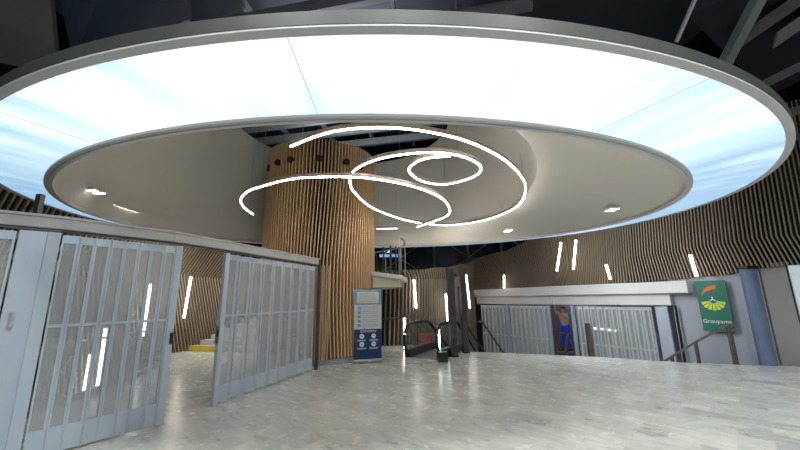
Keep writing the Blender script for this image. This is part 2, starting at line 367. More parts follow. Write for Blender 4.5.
# ------------------------------------------------------------------ folding shutters
def shutter(name, label, cat, a, b, h, z0, n, fold, sw=.035, group=None, rail=.565, kick=.12, ms_m='mesh', fr_m='alu'):
    a = V(a); b = V(b); d = (b-a); Ln = d.length; d.normalize(); nr = V((d.y,-d.x,0))
    root = thing(name, label, cat, (a.x,a.y,z0), 0, group); o = V((a.x,a.y,z0))
    fr = MB(); ms = MB(); kp = MB(); rl = MB(); hg = MB()
    pts = [a+d*Ln*i/n+nr*(fold/2 if i%2 else -fold/2) for i in range(n+1)]
    for i in range(n):
        p0, p1 = pts[i], pts[i+1]; e = (p1-p0).normalized(); q0 = p0+e*.006; q1 = p1-e*.006
        for q, s_ in ((q0,1),(q1,-1)):
            c = q+e*s_*sw/2; fr.beam((c.x,c.y,z0+.03),(c.x,c.y,z0+h-.02), .028, sw, up=e)
        m0, m1 = q0+e*sw, q1-e*sw
        def hb(mb, za, zb, th): mb.beam((m0.x,m0.y,(za+zb)/2),(m1.x,m1.y,(za+zb)/2), th, zb-za)
        hb(fr, z0+h-.12, z0+h-.02, .026); hb(rl, z0+h*rail-.018, z0+h*rail+.018, .034)
        hb(kp, z0+.03, z0+h*kick, .018)
        hb(ms, z0+h*kick, z0+h*rail-.018, .008); hb(ms, z0+h*rail+.018, z0+h-.12, .008)
    for p_ in pts[1:-1]: hg.tube([(p_.x,p_.y,z0+.02),(p_.x,p_.y,z0+h-.01)], .009, 6)
    fr.build('frame', M[fr_m], root, loc=o).location = (0,0,0)
    ms.build('perforated_panel', M[ms_m], root, loc=o).location = (0,0,0)
    kp.build('kick_plate', M[fr_m], root, loc=o).location = (0,0,0)
    rl.build('middle_rail', M[fr_m], root, loc=o).location = (0,0,0)
    hg.build('hinge', M[fr_m], root, loc=o).location = (0,0,0)
    return root, o, d, nr
def post(root, o, p_, w, dp, h, dirv, name='closing_stile', m='alu'):
    q = V(p_); MB().beam((q.x,q.y,o.z+.01),(q.x,q.y,o.z+h), dp, w, up=dirv).build(name, M[m], root, loc=o, bevel=.008).location = (0,0,0)
HS = 2.56
Acorner = (-3.80,4.62,0)
LA = V((-3.47,5.30,0)); RAe = V((-3.13,6.28,0)); RB_ = V((-2.26,9.0,0))
# left wing seen nearest the camera: narrow panels to the corner, then wide ones
rt, o_, d_, n_ = shutter('folding_shutter', 'blue-grey perforated folding shutter nearest the camera, left of the gap', 'folding shutter', (-4.19,4.215,0), LA, HS, .0, 8, .03, sw=.019, group='folding shutters by the wooden drum')
post(rt, o_, LA+V((.012,.05,0)), .10, .06, HS, d_)
MB().box(-.02,.02,-.015,.02,-.08,.08).build('lock', M['black'], rt, loc=None).location = (LA.x-o_.x+.05, LA.y-o_.y+.05, 1.18)
rt2, o2, d2, n2_ = shutter('folding_shutter', 'wide-panelled end of the shutter row cut by the left edge of the picture', 'folding shutter', (-5.35,3.15,0), (-4.46,3.95,0), HS, .0, 5, .02, sw=.02, group='folding shutters by the wooden drum')
post(rt2, o2, (-4.355,4.045,0), .26, .06, HS, V((.76,.65,0)), 'wide_stile'); post(rt2, o2, (-4.235,4.15,0), .12, .08, HS, V((.6,.8,0)), 'closing_stile')
MB().beam((-4.36-o2.x,3.98-o2.y,1.45),(-4.36-o2.x,3.98-o2.y,1.62), .03,.03).build('handle', M['header'], rt2)
rt3, o3, d3, n3 = shutter('folding_shutter', 'pale folding shutter reaching from the gap to the wooden drum', 'folding shutter', RAe, RB_, HS, .0, 17, .09, sw=.019, group='folding shutters by the wooden drum')
post(rt3, o3, RAe-d3*.05, .10, .07, HS, d3)
lk_ = MB().box(-.03,.03,-.03,.02,-.14,.14).box(-.05,-.02,-.08,-.03,.02,.06).build('lock', M['steel'], rt3); lk_.location = (-.03,-.09,1.14)
rt3b = MB().box(-.012,.012,-.01,.012,-.05,.05).build('key_slot', M['black'], lk_); rt3b.location = (.02,-.04,.03)
# header carrying the three shutters
hp = [(-5.6,2.95),(-4.95,3.53),(-4.6,3.85),(-4.2,4.2),(-3.5,5.22),(-3.13,6.25),(-2.22,9.1)]
hd = smoothpath([V((x,y,2.6)) for x,y in hp[:4]], n=4)+[V((x,y,2.6)) for x,y in hp[4:]]
struct(MB().sweep(hd, [(-.08,.0),(.08,.0),(.08,.13),(-.08,.13)]), 'trim_5', M['header'], bevel=.008)
struct(MB().sweep([q+V((0,0,-.03)) for q in hd], [(-.04,0),(.04,0),(.04,.03),(-.04,.03)]), 'trim_6', M['darksteel'])
struct(MB().sweep([q+V((-.02,0,.13)) for q in hd], [(-.12,0),(.11,0),(.11,.03),(-.12,.03)]), 'trim_7', M['header'])
tag(MB().beam((-4.40,4.06,2.76),(-4.40,4.06,3.02), .06,.06).build('stub_post', M['darksteel']), 'short dark square post standing on top of the shutter header', 'post')
tag(MB().box(-.035,.035,-.05,.05,0,2.74).build('jamb_post', M['darksteel'], bevel=.005), 'dark jamb post between the pale shutter and the wooden drum', 'post').location = (-2.15,9.16,0)

# far gates on the lower level
def fgate(label, x0, x1, n):
    a, b = gp(x0,0), gp(x1,0); a.z = b.z = 0
    r_, oo, dd, nn = shutter('folding_gate', label, 'folding gate', a, b, 3.12, -1.8, n, .10, sw=.03, group='folding gates on the lower level', rail=.565, kick=.1, ms_m='mesh_far', fr_m='gatealu')
    return r_, oo, dd
g1, oa, da = fgate('grey folding gate left of the worker in the opening', 4.02, 6.02, 32)
post(g1, oa, gp(6.06), .12, .08, 3.12, da); post(g1, oa, gp(4.95,.06), .2, .05, 3.12, da, 'wide_stile')
g2, ob, db = fgate('grey folding gate right of the worker in the opening', 6.66, 8.0, 21)
post(g2, ob, gp(6.6), .12, .08, 3.12, db); post(g2, ob, gp(8.14), .34, .09, 3.12, db, 'wide_stile')
tag(MB().beam(gp(8.34,.05,-1.8), gp(8.34,.05,1.36), .05,.05).build('gate_post', M['black']), 'thin black post at the right end of the far gates', 'post')
bo = MB().beam(gp(6.98,.35,-1.8), gp(6.98,.35,.72), .13,.17); tag(bo.build('ticket_post', M['rail'], bevel=.01), 'brown narrow post standing in front of the right far gate', 'post')

# ------------------------------------------------------------------ wooden drum
DC = V((-2.65,11.31,0)); DR = 1.79
drum = tag(bpy.data.objects.new('slatted_drum', None), 'round tower clad in vertical oak slats passing through the ceiling opening', 'column'); COL.objects.link(drum); drum.location = DC
ns = 112; sl = MB()
for i in range(ns):
    a0 = 2*PI*i/ns; prev = None; vs = []
    zs = (.16,1.5,2.8,4.1,5.4,6.4)
    for z in zs:
        a = a0 + .055*math.sin(a0*2+.6)*math.sin(z*.75)
        e = V((math.cos(a),math.sin(a),0)); t = V((-e.y,e.x,0)); w = .0155
        for rr, ss in ((DR-.15,-w),(DR-.15,w),(DR,w),(DR,-w)): vs.append(e*rr+t*ss+V((0,0,z)))
    fs = [(3,2,1,0)]; k = len(zs)
    for q in range(k-1):
        for j in range(4): fs.append((q*4+j, q*4+(j+1)%4, (q+1)*4+(j+1)%4, (q+1)*4+j))
    fs.append(tuple((k-1)*4+j for j in range(4))); sl.add(vs, fs)
so_ = sl.build('slat_cladding', M['oak'], drum)
core = MB().loft([[V((math.cos(q)*(DR-.155),math.sin(q)*(DR-.155),z)) for q in [2*PI*i/64 for i in range(64)]] for z in (0,6.38)])
core.disc((0,0,6.37), DR-.1, (0,0,1), 64, .02).build('core', M['backd'], drum)
MB().loft([[V((math.cos(q)*rr,math.sin(q)*rr,z)) for q in [2*PI*i/64 for i in range(64)]] for rr, z in ((DR-.08,0),(DR-.08,.13),(DR-.14,.13))]).build('plinth', M['greywall'], drum)
for a in (-144,-124,-108,-80,-54,-36):
    q = math.radians(a); e = V((math.cos(q),math.sin(q),0))
    pr = MB(); pr.tube([e*(DR-.05)+V((0,0,5.78)), e*(DR+.05)+V((0,0,5.78))], .10, 14); pr.build('spotlight_port', M['black'], drum)
# slatted door panel standing proud of the drum next to the jamb
pnl = MB()
for i in range(7):
    a = math.radians(-80.5+i*2.0); e = V((math.cos(a),math.sin(a),0)); t = V((-e.y,e.x,0))
    c = e*(DR+.04); pnl.beam(c+V((0,0,.14)), c+V((0,0,2.62)), .04, .05, up=e)
pnl.build('door_panel', M['oak_light'], drum)

# ------------------------------------------------------------------ landing beside the drum
land = thing('curved_landing', 'white curved landing with glass parapet jutting from behind the wooden drum', 'landing', (0,0,0))
def arc(r_, a0, a1, z, n=24): return [DC+V((math.cos(math.radians(a0+(a1-a0)*i/n))*r_, math.sin(math.radians(a0+(a1-a0)*i/n))*r_, z)) for i in range(n+1)]
po = [(q.x,q.y) for q in arc(2.86,-20,80,0)]+[(q.x,q.y) for q in arc(1.84,80,-20,0)]
def warp(mb, f_):
    mb.v = [(x,y,f_(x,z)) for x,y,z in mb.v]; return mb
zt = lambda x: 2.55-.20*min(1.1,max(0,(x+1.0)/1.15))
warp(MB().prism(po, 0, 1), lambda x, z: zt(x)-(0 if z > .5 else .14)).build('slab', M['white'], land, bevel=.03)
po = [(q.x,q.y) for q in arc(2.70,-16,80,0)]+[(q.x,q.y) for q in arc(1.84,80,-16,0)]
warp(MB().prism(po, 0, 1), lambda x, z: zt(x)-.13 if z > .5 else 2.05).build('soffit', M['cream'], land)
gl = arc(2.8,-18,80,2.52); MB().strip([gl, [q+V((0,0,.95)) for q in gl]]).build('glass_parapet', M['glass'], land, fixn=False)
MB().tube([q+V((0,0,.98)) for q in gl], .022, 8).build('handrail', M['steel'], land)
for a in (-18,2,22,42): 
    q = arc(2.8,a,a+1,2.5,1)[0]; MB().beam(q, q+V((0,0,.97)), .03,.03).build('baluster', M['steel'], land)
hs = thing('hanging_strip_light', 'short thin strip light hanging in front of the lining right of the drum', 'light', (-.45,11.75,4.08))
MB().box(-.36,.36,-.03,.03,0,.06).build('housing', M['ledhouse'], hs); MB().box(-.35,.35,-.02,.02,-.012,-.001).build('diffuser', M['led'], hs)
for x in (-.3,.3): MB().tube([V((x,0,.06)),V((x,0,1.4))], .004, 5).build('suspension_wire', M['steel'], hs)
# dark service pipes and a strip light above the landing
for x, y, rr, z1 in ((-.35,12.3,.04,3.55),(-.62,12.6,.03,3.6),(-.16,12.0,.025,3.5)):
    tag(MB().tube([(x,y,2.52),(x,y,z1)], rr, 8).build('service_pipe', M['darksteel']), 'thin dark vertical pipe rising from the curved landing', 'pipe', 'pipes on the curved landing')
tag(MB().box(-.35,.35,-.03,.03,0,.10).build('blue_display', M['blueled']), 'small blue lit display above the curved landing', 'display').location = (-.45,13.1,3.25)

# ------------------------------------------------------------------ luminous canopy ring
RZ = 3.7; IZ = 3.6; IC = (-.37,7.96); IA, IB, IT = 6.36, 4.66, .06
canopy = thing('luminous_canopy', 'huge oval light ceiling with grey rim hanging over the hall', 'ceiling light', (0,0,0))
oo_ = ell(RC,RA,RB,RT,RZ); ii_ = ell(IC,IA,IB,IT,IZ)
MB().loft([oo_, [a.lerp(b,.5)+V((0,0,.01)) for a,b in zip(oo_,ii_)], ii_]).build('lit_fabric', M['lightbox'], canopy, fixn=False)
o1 = ell(RC,RA,RB,RT,RZ+.12); i1 = ell(IC,IA,IB,IT,IZ+.22)
MB().loft([o1, i1]).build('housing', M['ringdark'], canopy, fixn=False)
pts = ell(RC,RA,RB,RT,RZ-.01,d=.045)
MB().sweep(pts, [(-.045,0),(.045,0),(.045,.02),(-.045,.02)], closed=True).build('lower_lip', M['ringlight'], canopy)
MB().sweep(ell(RC,RA,RB,RT,RZ+.005,d=.06), [(-.03,.005),(.034,.005),(.034,.125),(-.03,.125)], closed=True).build('fascia', M['ringdark'], canopy)
MB().sweep(ell(IC,IA,IB,IT,IZ-.03,d=-.03), [(-.03,0),(.03,0),(.03,.09),(-.03,.09)], closed=True).build('inner_rim', M['ringlight'], canopy)
MB().sweep(ell(IC,IA,IB,IT,IZ-.045,d=-.075), [(-.03,0),(.02,0),(.02,.03),(-.03,.03)], closed=True).build('inner_lip', M['ringlight'], canopy)
for q, q2 in ((263.5,263.5),(295.8,291.5),(234.7,236.9),(205,205),(325,322),(0,0),(40,40),(90,90),(140,140),(175,175)):
    a, b = oo_[round(q/360*160)%160], ii_[round(q2/360*160)%160]
    MB().beam(a+V((0,0,-.006)), b+V((0,0,-.006)), .009, .006).build('seam', M['seam'], canopy)
# beige fabric bell inside the ring
OC = (-1.7,9.9); OR_ = 3.3; OZ = 7.0; n = 160
c0 = ell(IC,IA-.05,IB-.05,IT,IZ+.02,n); c3 = [V((OC[0]+OR_*math.cos(2*PI*i/n), OC[1]+OR_*math.sin(2*PI*i/n), OZ)) for i in range(n)]
loops = [c0]; 
mid = []
for i in range(n):
    a, b = c0[i], c3[i]; q = 2*PI*i/n; wgt = max(0., math.cos(q-.15))**1.2
    tgt = V((2.85+.35*math.sin(q), a.y*.35+b.y*.65, 4.25)); s_ = a.lerp(b,.33)
    mid.append(s_.lerp(V((a.x+(b.x-a.x)*.62, a.y+(b.y-a.y)*.55, 4.3)), wgt))
def mix(A, B, t): return [a.lerp(b,t) for a,b in zip(A,B)]
def sag(Ls, amt):
    return [p_ + V((0,0,-amt)) for p_ in Ls]
loops = [c0, sag(mix(c0,mid,.33),.02), sag(mix(c0,mid,.66),.02), mid, sag(mix(mid,c3,.33),.0), mix(mid,c3,.66), c3]
bell = MB().loft(loops).build('bell_lining', M['cone'], canopy, fixn=False, smooth=True)
bv = bell.modifiers.new('es','EDGE_SPLIT'); bv.split_angle = math.radians(16)
MB().sweep(c3, [(-.02,-.02),(.02,-.02),(.02,.05),(-.02,.05)], closed=True).build('opening_rim', M['cone'], canopy)

# twin-bar downlights set in the lining
def downlight(loc, rz, label):
    t = thing('downlight', label, 'ceiling light', loc, rz, 'twin downlights in the beige lining')
    MB().box(-.12,.12,-.17,.17,-.01,.04).build('frame', M['cone'], t)
    for y in (-.09,.09): MB().box(-.10,.10,y-.04,y+.04,-.02,-.008).build('lamp_bar', M['spot'], t)
    return t

# LED squiggle: two hanging profiles
def squiggle(label, pts, w=.05):
    t = thing('led_loop_light', label, 'pendant light', pts[0], 0, 'hanging line lights'); o = V(pts[0])
    P = [q-o for q in smoothpath([V(q) for q in pts], n=10)]
    MB().sweep(P, [(-w/2,.0),(w/2,.0),(w/2,.07),(-w/2,.07)]).build('profile', M['ledhouse'], t)
    MB().sweep([q+V((0,0,-.016)) for q in P], [(-w/2+.012,-.002),(w/2-.012,-.002),(w/2-.012,.016),(-w/2+.012,.016)]).build('diffuser', M['led_squig'], t)
    return t, P, o
def wires(t, P, idx, top):
    for i in idx:
        q = P[i]; MB().tube([q+V((0,0,.07)), q+V((0,0,top))], .004, 5).build('suspension_wire', M['steel'], t)
k = 2.5/2.6
Apts = [(-1.86,5.54),(-1.09,5.05),(-.32,4.92),(.42,5.07),(1.22,5.5),(2.06,6.32),(2.8,7.45),(3.2,8.45),(3.44,9.72),(3.25,10.93),(2.65,11.94),(1.64,12.37),(.35,11.6),(-.73,9.9),(-1.11,8.3),(-1.1,7.33),(-.88,6.67),(-.46,6.21),(.02,5.98),(.57,5.89),(1.1,6.04),(1.51,6.4),(1.71,6.84),(1.58,7.32),(1.07,7.71),(.52,7.47),(.21,6.83),(.33,6.35),(.59,6.13),(.96,6.08)]
# the spiral hangs level; its inner coil sits a hand lower than the outer sweep
L_ = len(Apts); A3 = [(x*k, y*k, 4.2) for x,y in Apts]
A3 = [(x*(1-.0), y, z) for x,y,z in A3]
t1, P1, o1_ = squiggle('big spiral line light winding inward to a small coil right of the drum', A3)
wires(t1, P1, (4,60,100,140,200,240), 3.0)
Bz = 4.0
Bpts = [(-4.66,10.66),(-4.62,10.1),(-4.55,9.69),(-4.29,8.98),(-3.8,8.3),(-3.3,7.93),(-2.62,7.53),(-2.0,7.36),(-.89,7.42),(.02,7.88),(.65,8.46),(1.21,9.31),(1.58,10.56),(1.56,11.37),(1.31,11.96),(.67,13.1)]
kb = 2.5/2.7; kb = 1
t2, P2, o2_ = squiggle('open hook-shaped line light curving in front of the drum', [(x*.852,y*.852,Bz) for x,y in Bpts])
wires(t2, P2, (6,50,90,130), 2.5)

# ------------------------------------------------------------------ dark roof structure above
struct(MB().box(-16,17,-5,24,12,12.2), 'ceiling', M['void'])
rb = MB()
for y in (6.5,7.5,8.5,9.5,10.5,11.5,12.6,13.8): rb.beam((-6.5,y+1.2,8.35),(3.2,y-.6,8.45), .14,.3)
for x in (-5.6,-3.8,-2.,-.2,1.4,2.8): rb.beam((x,6,8.75),(x+.9,15,8.75), .10,.22)
struct(rb, 'trim_8', M['beam'])
struct(MB().box(-9,9,6,15,9.3,9.4), 'ceiling_deck', mat('roof_deck_navy', (.035,.045,.06), .6))
tg = MB().beam((1.1,9.3,7.6),(1.5,7.9,7.35),.1,.3); struct(tg, 'trim_9', M['beam'])
# fabric-clad blade and panels over the ring, left
lf = MB(); lf.add([(-7.6,4.0,5.4),(-5.45,4.9,5.3),(-4.7,3.6,6.9),(-8.2,1.6,8.6)], [(0,1,2,3)]); 
q = lf.build('ceiling_blade', M['greypanel'], fixn=False); q['kind']='structure'; so = q.modifiers.new('t','SOLIDIFY'); so.thickness=.1
lf = MB(); lf.add([(-5.35,5.0,5.6),(-3.6,5.2,6.6),(-3.2,3.6,8.0),(-4.65,3.5,7.0)], [(0,1,2,3)])
q = lf.build('ceiling_navy_panel', M['navy'], fixn=False); q['kind']='structure'; so = q.modifiers.new('t','SOLIDIFY'); so.thickness=.1
# right: sloping soffit with panels, beams and a pale pipe
rp = MB(); rp.add([(5.2,5.3,6.6),(9.5,8.0,6.6),(13,2,8),(5.1,2.6,8)], [(0,1,2,3)])
q = rp.build('ceiling_soffit_right', M['void'], fixn=False); q['kind']='structure'; so = q.modifiers.new('t','SOLIDIFY'); so.thickness=.1
def beamT(name, a, b, w, h, m): return struct(MB().beam(a,b,w,h), name, m)
beamT('trim_10', (5.95,5.6,5.75),(6.1,3.9,7.4), .16,.16, M['beam'])
beamT('trim_11', (5.1,5.5,6.2),(5.0,4.2,7.1), .05,.05, M['ringlight'])
for k_, (a, b, w, h) in enumerate((((6.9,6.6,5.6),(11.5,4.2,7.6),.25,.1),((7.6,7.0,5.2),(12,6.0,6.6),.3,.12),((7.9,7.6,4.9),(12,7.4,5.9),.25,.1),((6.4,5.7,6.3),(9.5,3.,8.2),.3,.1))):
    beamT('trim_%d' % (12+k_), a, b, w, h, M['greypanel'])
pn = MB().beam((7.15,5.7,6.35),(7.75,5.2,6.75), .5,.04); struct(pn, 'trim_16', mat('soffit_hatch_light', (.22,.22,.215), .7))
# night glazing behind the slatted wall, with posts and cross bracing
struct(MB().box(-13,16,21.8,21.9,-1.8,12), 'window_2', M['navy'])
fr = MB()
for x in range(-10,14,2): fr.box(x-.06,x+.06,20.4,20.5,2,9)
for x in range(-10,12,4): fr.beam((x,20.3,2.6),(x+4,20.3,5.4),.05,.05); fr.beam((x+4,20.3,2.6),(x,20.3,5.4),.05,.05)
struct(fr, 'trim_17', M['beam'])
struct(MB().box(-13,-12.9,-4,22,-1.8,12), 'wall_outer_left', M['void'])
struct(MB().box(15.5,15.6,-4,22,-1.8,12), 'wall_outer_right', M['void'])

# ------------------------------------------------------------------ LED tubes on the slatted walls
def wtube(a, b, label, group='line lights on the slatted walls', r_=.038):
    a = V(a); b = V(b); o = b.copy(); t = thing('wall_line_light', label, 'wall light', o, 0, group)
    MB().tube([V((0,0,0)), a-b], r_, 10).build('diffuser', M['led'], t, smooth=True)
    MB().tube([(a-b)*1.0, (a-b)*1.03], r_*1.1, 10).build('end_cap', M['steel'], t); MB().tube([V((0,0,0)), (a-b)*-.03], r_*1.1, 10).build('end_cap', M['steel'], t)
    return t
def toward(q, f_): c = V((0,0,1.7)); return c+(V(q)-c)*f_
wtube((.51,13.72,2.41),(.57,13.70,1.33),'line light on the back wall slats just right of the curved landing')
wtube((1.88,14.85,1.86),(1.91,14.8,.72),'line light low on the back wall, left of the dark pillar pair')
wtube((3.03,16.2,2.72),(3.12,16.2,1.22),'line light on the back wall, right of the dark pillar pair')
wtube(toward((4.91,16.61,2.71),.97),toward((4.88,16.67,2.1),.97),'short line light above the left end of the white bulkhead')
wtube(toward((6.52,13.90,3.82),.965),toward((6.35,14.17,2.69),.965),'left one of the two tall leaning line lights high above the bulkhead')
wtube(toward((6.85,13.34,3.82),.965),toward((6.72,13.55,2.71),.965),'right one of the two tall leaning line lights high above the bulkhead')
wtube(toward((7.37,12.46,2.76),.965),toward((7.41,12.39,2.24),.965),'short line light above the bulkhead, leaning to the left')
wtube(toward((8.64,10.31,2.83),.965),toward((8.67,10.26,2.19),.965),'line light beside the top left corner of the green banner')
wtube((-7.56,12.55,2.58),(-7.56,12.4,1.16),'line light on the left slatted wall seen in the gap between the shutters')
wtube((-8.02,11.2,2.28),(-8.02,11.17,.69),'line light seen through the shutter right beside the gap')
wtube((-8.25,10.0,1.02),(-8.25,10.03,-.61),'long line light in the stairwell seen through the near shutter')
wtube((-8.3,9.7,.38),(-8.3,9.68,-.85),'lowest line light in the stairwell, leftmost behind the near shutter')
wtube((.1,12.45,1.03),(.1,12.45,.04),'upright line light standing behind the left escalator end')
wtube((1.1,10.82,.86),(1.11,10.82,.05),'upright line light standing at the right escalator side')

# ------------------------------------------------------------------ escalator going down
esc = thing('escalator', 'escalator with glass sides and black handrails going down behind the pillars', 'escalator', (.27,11.02,0), 0)
eo = V((.27,11.02,0)); ed = V((.46,.888,0)).normalized(); ew = V((.9,-.47,0))
def esc_profile():
    pts = []
    for i in range(9):
        a = PI/2+PI*(1-i/8)+0; pts.append((.0+.42*math.cos(a), .53+.42*math.sin(a)))
    pts = pts[:]  # lower curl to upper curl
    pts = sorted(pts, key=lambda q: q[1])
    pts += [(.7,.95),(1.2,.95),(1.5,.88),(1.9,.64),(5.6,-1.57)]
    return pts
for side, off in (('left',V((0,0,0))),('right',ew)):
    pr_ = esc_profile(); W = [off+ed*s_+V((0,0,z_)) for s_, z_ in pr_]
    root = esc
    g = MB(); low = [off+ed*s_+V((0,0,z_)) for s_, z_ in [(max(q[0],-.2), min(.2, .2-(max(q[0],1.4)-1.4)*.6)) for q in pr_]]
    g.strip([low, W]); gp_ = g.build('glass_side', M['glass_teal'], root, fixn=False)
    MB().tube(smoothpath(W, n=4), .045, 8).build('handrail', M['black'], root, smooth=True)
    bb = MB(); bb.beam(off+ed*-.25+V((0,0,.11)), off+ed*1.5+V((0,0,.11)), .2, .22); bb.beam(off+ed*1.5+V((0,0,.1)), off+ed*5.6+V((0,0,-2.34)), .2, .26)
    bb.build('skirt', M['black'], root, bevel=.02)
    MB().beam(off+ed*-.05+V((0,0,.235)), off+ed*1.5+V((0,0,.235)), .05, .03).build('trim_strip', M['steel'], root)
c_ = ew*.5
fp = MB(); fp.beam(c_+ed*-.3+V((0,0,.006)), c_+ed*1.35+V((0,0,.006)), .8, .014); fp.build('floor_plate', M['steel'], esc)
st = MB()
for i in range(16):
    q = c_+ed*(1.35+i*.3)+V((0,0,-.02-max(0,i-.5)*.18)); st.beam(q+V((0,0,-.1)), q+ed*.34+V((0,0,-.1)), .8, .2)
st.build('steps', M['darksteel'], esc)

# stair handrail to the right of it
hr = thing('stair_handrail', 'dark handrail on slim posts reaching down in front of the left far gate', 'handrail', (2.75,12.9,0))
MB().tube([V((0,0,.85)), V((.25,.5,.8)), V((2.0,3.9,-.95))], .035, 8).build('rail', M['darksteel'], hr)
for t_ in (.0,.35,.7): 
    q = V((.25,.5,.8)).lerp(V((2.0,3.9,-.95)), t_); MB().tube([q, V((q.x,q.y,-1.8))], .02, 6).build('post', M['darksteel'], hr)
hr2 = thing('stair_handrail', 'dark handrail sloping down just right of the dark pillar pair, nearer of two', 'handrail', (2.35,12.9,0))
MB().tube([V((0,0,.68)), V((1.15,2.3,-.64)), V((2.0,4.0,-1.6))], .035, 8).build('rail', M['darksteel'], hr2)
for q in ((.0,.0,.68),(.6,1.2,-.0),(1.15,2.3,-.64)): MB().tube([V(q), V((q[0],q[1],-1.8))], .02, 6).build('post', M['darksteel'], hr2)
rpn = tag(MB().box(-.35,.35,-.03,.03,0,.75).build('red_panel', M['redseat']), 'red-orange panel seen through the glass side of the escalator', 'panel'); rpn.location = (.95,13.6,-.35); rpn.rotation_euler.z = .3
wr = thing('wall_handrail', 'thin dark handrail along the slatted wall behind the standing banner', 'handrail', (-.9,13.2,0))
MB().tube([V((-.9,.35,.98)),V((.3,0.05,.98)),V((1.0,.12,.98))], .03, 8).build('rail', M['darksteel'], wr)
for x in (-.85,.3,.98): MB().tube([V((x,.3 if x<0 else .08,0)),V((x,.3 if x<0 else .08,.98))], .018, 6).build('post', M['darksteel'], wr)

# dark pillar pair
def pillar(x, y, h, w, label):
    t = thing('square_pillar', label, 'pillar', (x,y,0), math.radians(10), 'pillar pair by the escalator')
    MB().box(-w/2,w/2,-w/2,w/2,0,h).build('shaft', M['darksteel'], t, bevel=.012)
    MB().box(-w/2-.015,w/2+.015,-w/2-.015,w/2+.015,0,.05).build('base_plate', M['black'], t)
    return t
p1_ = pillar(1.52,10.78,2.58,.2,'nearer and left of the two dark square pillars beside the escalator')
MB().tube([V((.08,-.03,2.42)),V((.2,-.1,2.36))], .05, 10).build('camera', M['black'], p1_)
pillar(2.0,11.45,2.68,.17,'farther and right of the two dark square pillars beside the escalator')
sb = tag(MB().box(-.02,.02,-.16,.16,0,1.35).build('hanging_sign', M['purple']), 'dark narrow hanging sign seen between the two pillars', 'sign'); sb.location = (2.1,13.0,.75)
bx = tag(MB().box(-.13,.13,-.12,.12,0,.26).build('control_box', M['black'], bevel=.01), 'low black box at the foot of the left pillar', 'box'); bx.location = (1.10,9.98,0)

# blue column and right stair
bc = thing('blue_column', 'dark blue clad column at the floor edge on the right, under the slats', 'column', (8.78,8.83,0))
MB().tube([V((0,0,0)),V((0,0,2.3))], .165, 28).build('shaft', M['bluecol'], bc, smooth=False)
MB().box(-.17,.12,-.17,.1,2.28,2.36).build('capital', M['black'], bc)
MB().tube([V((.27,-.02,0)),V((.27,-.02,2.35))], .022, 8).build('conduit', M['steel'], bc)
rl = thing('stair_railing', 'brown metal stair railing descending in front of the green banner', 'railing', (8.2,9.05,0))
ro = V((8.2,9.05,0)); rail_pts = [(8.34,8.98,.93),(8.2,9.05,.93),(7.6,9.42,.47),(7.15,9.72,.08),(6.7,10.02,-.32)]
rw = MB()
for a, b in zip(rail_pts, rail_pts[1:]): rw.beam(V(a)-ro, V(b)-ro, .06, .05)
rw.build('handrail', M['rail'], rl)
for i, w in ((1,.08),(2,.06),(3,.06),(4,.04)):
    q = V(rail_pts[i])-ro; MB().beam(V((q.x,q.y,max(-1.8,q.z-1.25) if i>1 else -.4)), q, w, w).build('post', M['rail'], rl)
MB().beam((.02,-.02,.78),(.13,-.07,.9),.035,.035).build('bracket', M['rail'], rl)
ss = MB(); sd = V((-.83,.555,0)).normalized(); sn = V((.555,.83,0)).normalized()
for i in range(10):
    q = V((8.3,9.5,0))+sd*(i*.28); z = -.17*(i+1)
    ss.beam(q+V((0,0,z/2-.9)), q+sd*.28+V((0,0,z/2-.9)), .85, z+1.8)
q = ss.build('stair_right', M['step']); q['kind']='structure'

# left stair with yellow nosing, seen through the gap
s2 = MB(); a_ = V((-7.6,12.95,0)); dx = V((1.0,-.26,0)).normalized(); dy = V((.26,1.0,0)).normalized()
for i in range(6):
    z = .165*(i+1); A_ = a_+dy*(i*.32)+dx*(i*.16); B_ = V((-3.9,12.0,0))+dy*(i*.32)
    m_ = (A_+B_)/2+dy*(.16 if i < 5 else .9)
    hw = .32 if i < 5 else 1.8
    s2.beam(A_+dy*hw/2+V((0,0,z/2)), B_+dy*hw/2+V((0,0,z/2)), hw, z)
q = s2.build('stair_left', M['step']); q['kind']='structure'
s3 = MB(); s3.beam(a_+dx*.03+dy*-.006+V((0,0,.09)), a_+dx*1.6+dy*-.006+V((0,0,.09)), .012, .14); s3.beam(a_+dx*.03+dy*.03+V((0,0,.17)), a_+dx*1.6+dy*.03+V((0,0,.17)), .1, .012)
s3.build('nosing', M['yellow'], q)
# glass balustrade along the stairwell on the left
gbp = [V(q) for q in ((-7.9,11.5,0),(-6.85,10.5,0),(-6.3,8.9,0),(-5.8,6.0,0),(-5.65,4.4,0))]
gb = thing('glass_balustrade', 'glass balustrade with steel rail along the stairwell behind the near shutter', 'balustrade', gbp[0]); g0 = gbp[0]
MB().strip([[q-g0+V((0,0,.02)) for q in gbp],[q-g0+V((0,0,1.0)) for q in gbp]]).build('glass_panel', M['glass'], gb, fixn=False)
MB().tube([q-g0+V((0,0,1.02)) for q in gbp], .024, 8).build('handrail', M['steel'], gb)
MB().sweep([q-g0 for q in gbp], [(-.04,.0),(.04,.0),(.04,.1),(-.04,.1)]).build('base_channel', M['steel'], gb)
for q in (gbp[1], gbp[2], gbp[1].lerp(gbp[2],.5), gbp[2].lerp(gbp[3],.5), gbp[3]): 
    w_ = q-g0; MB().beam(w_, w_+V((0,0,1.0)), .035,.035).build('post', M['steel'], gb)

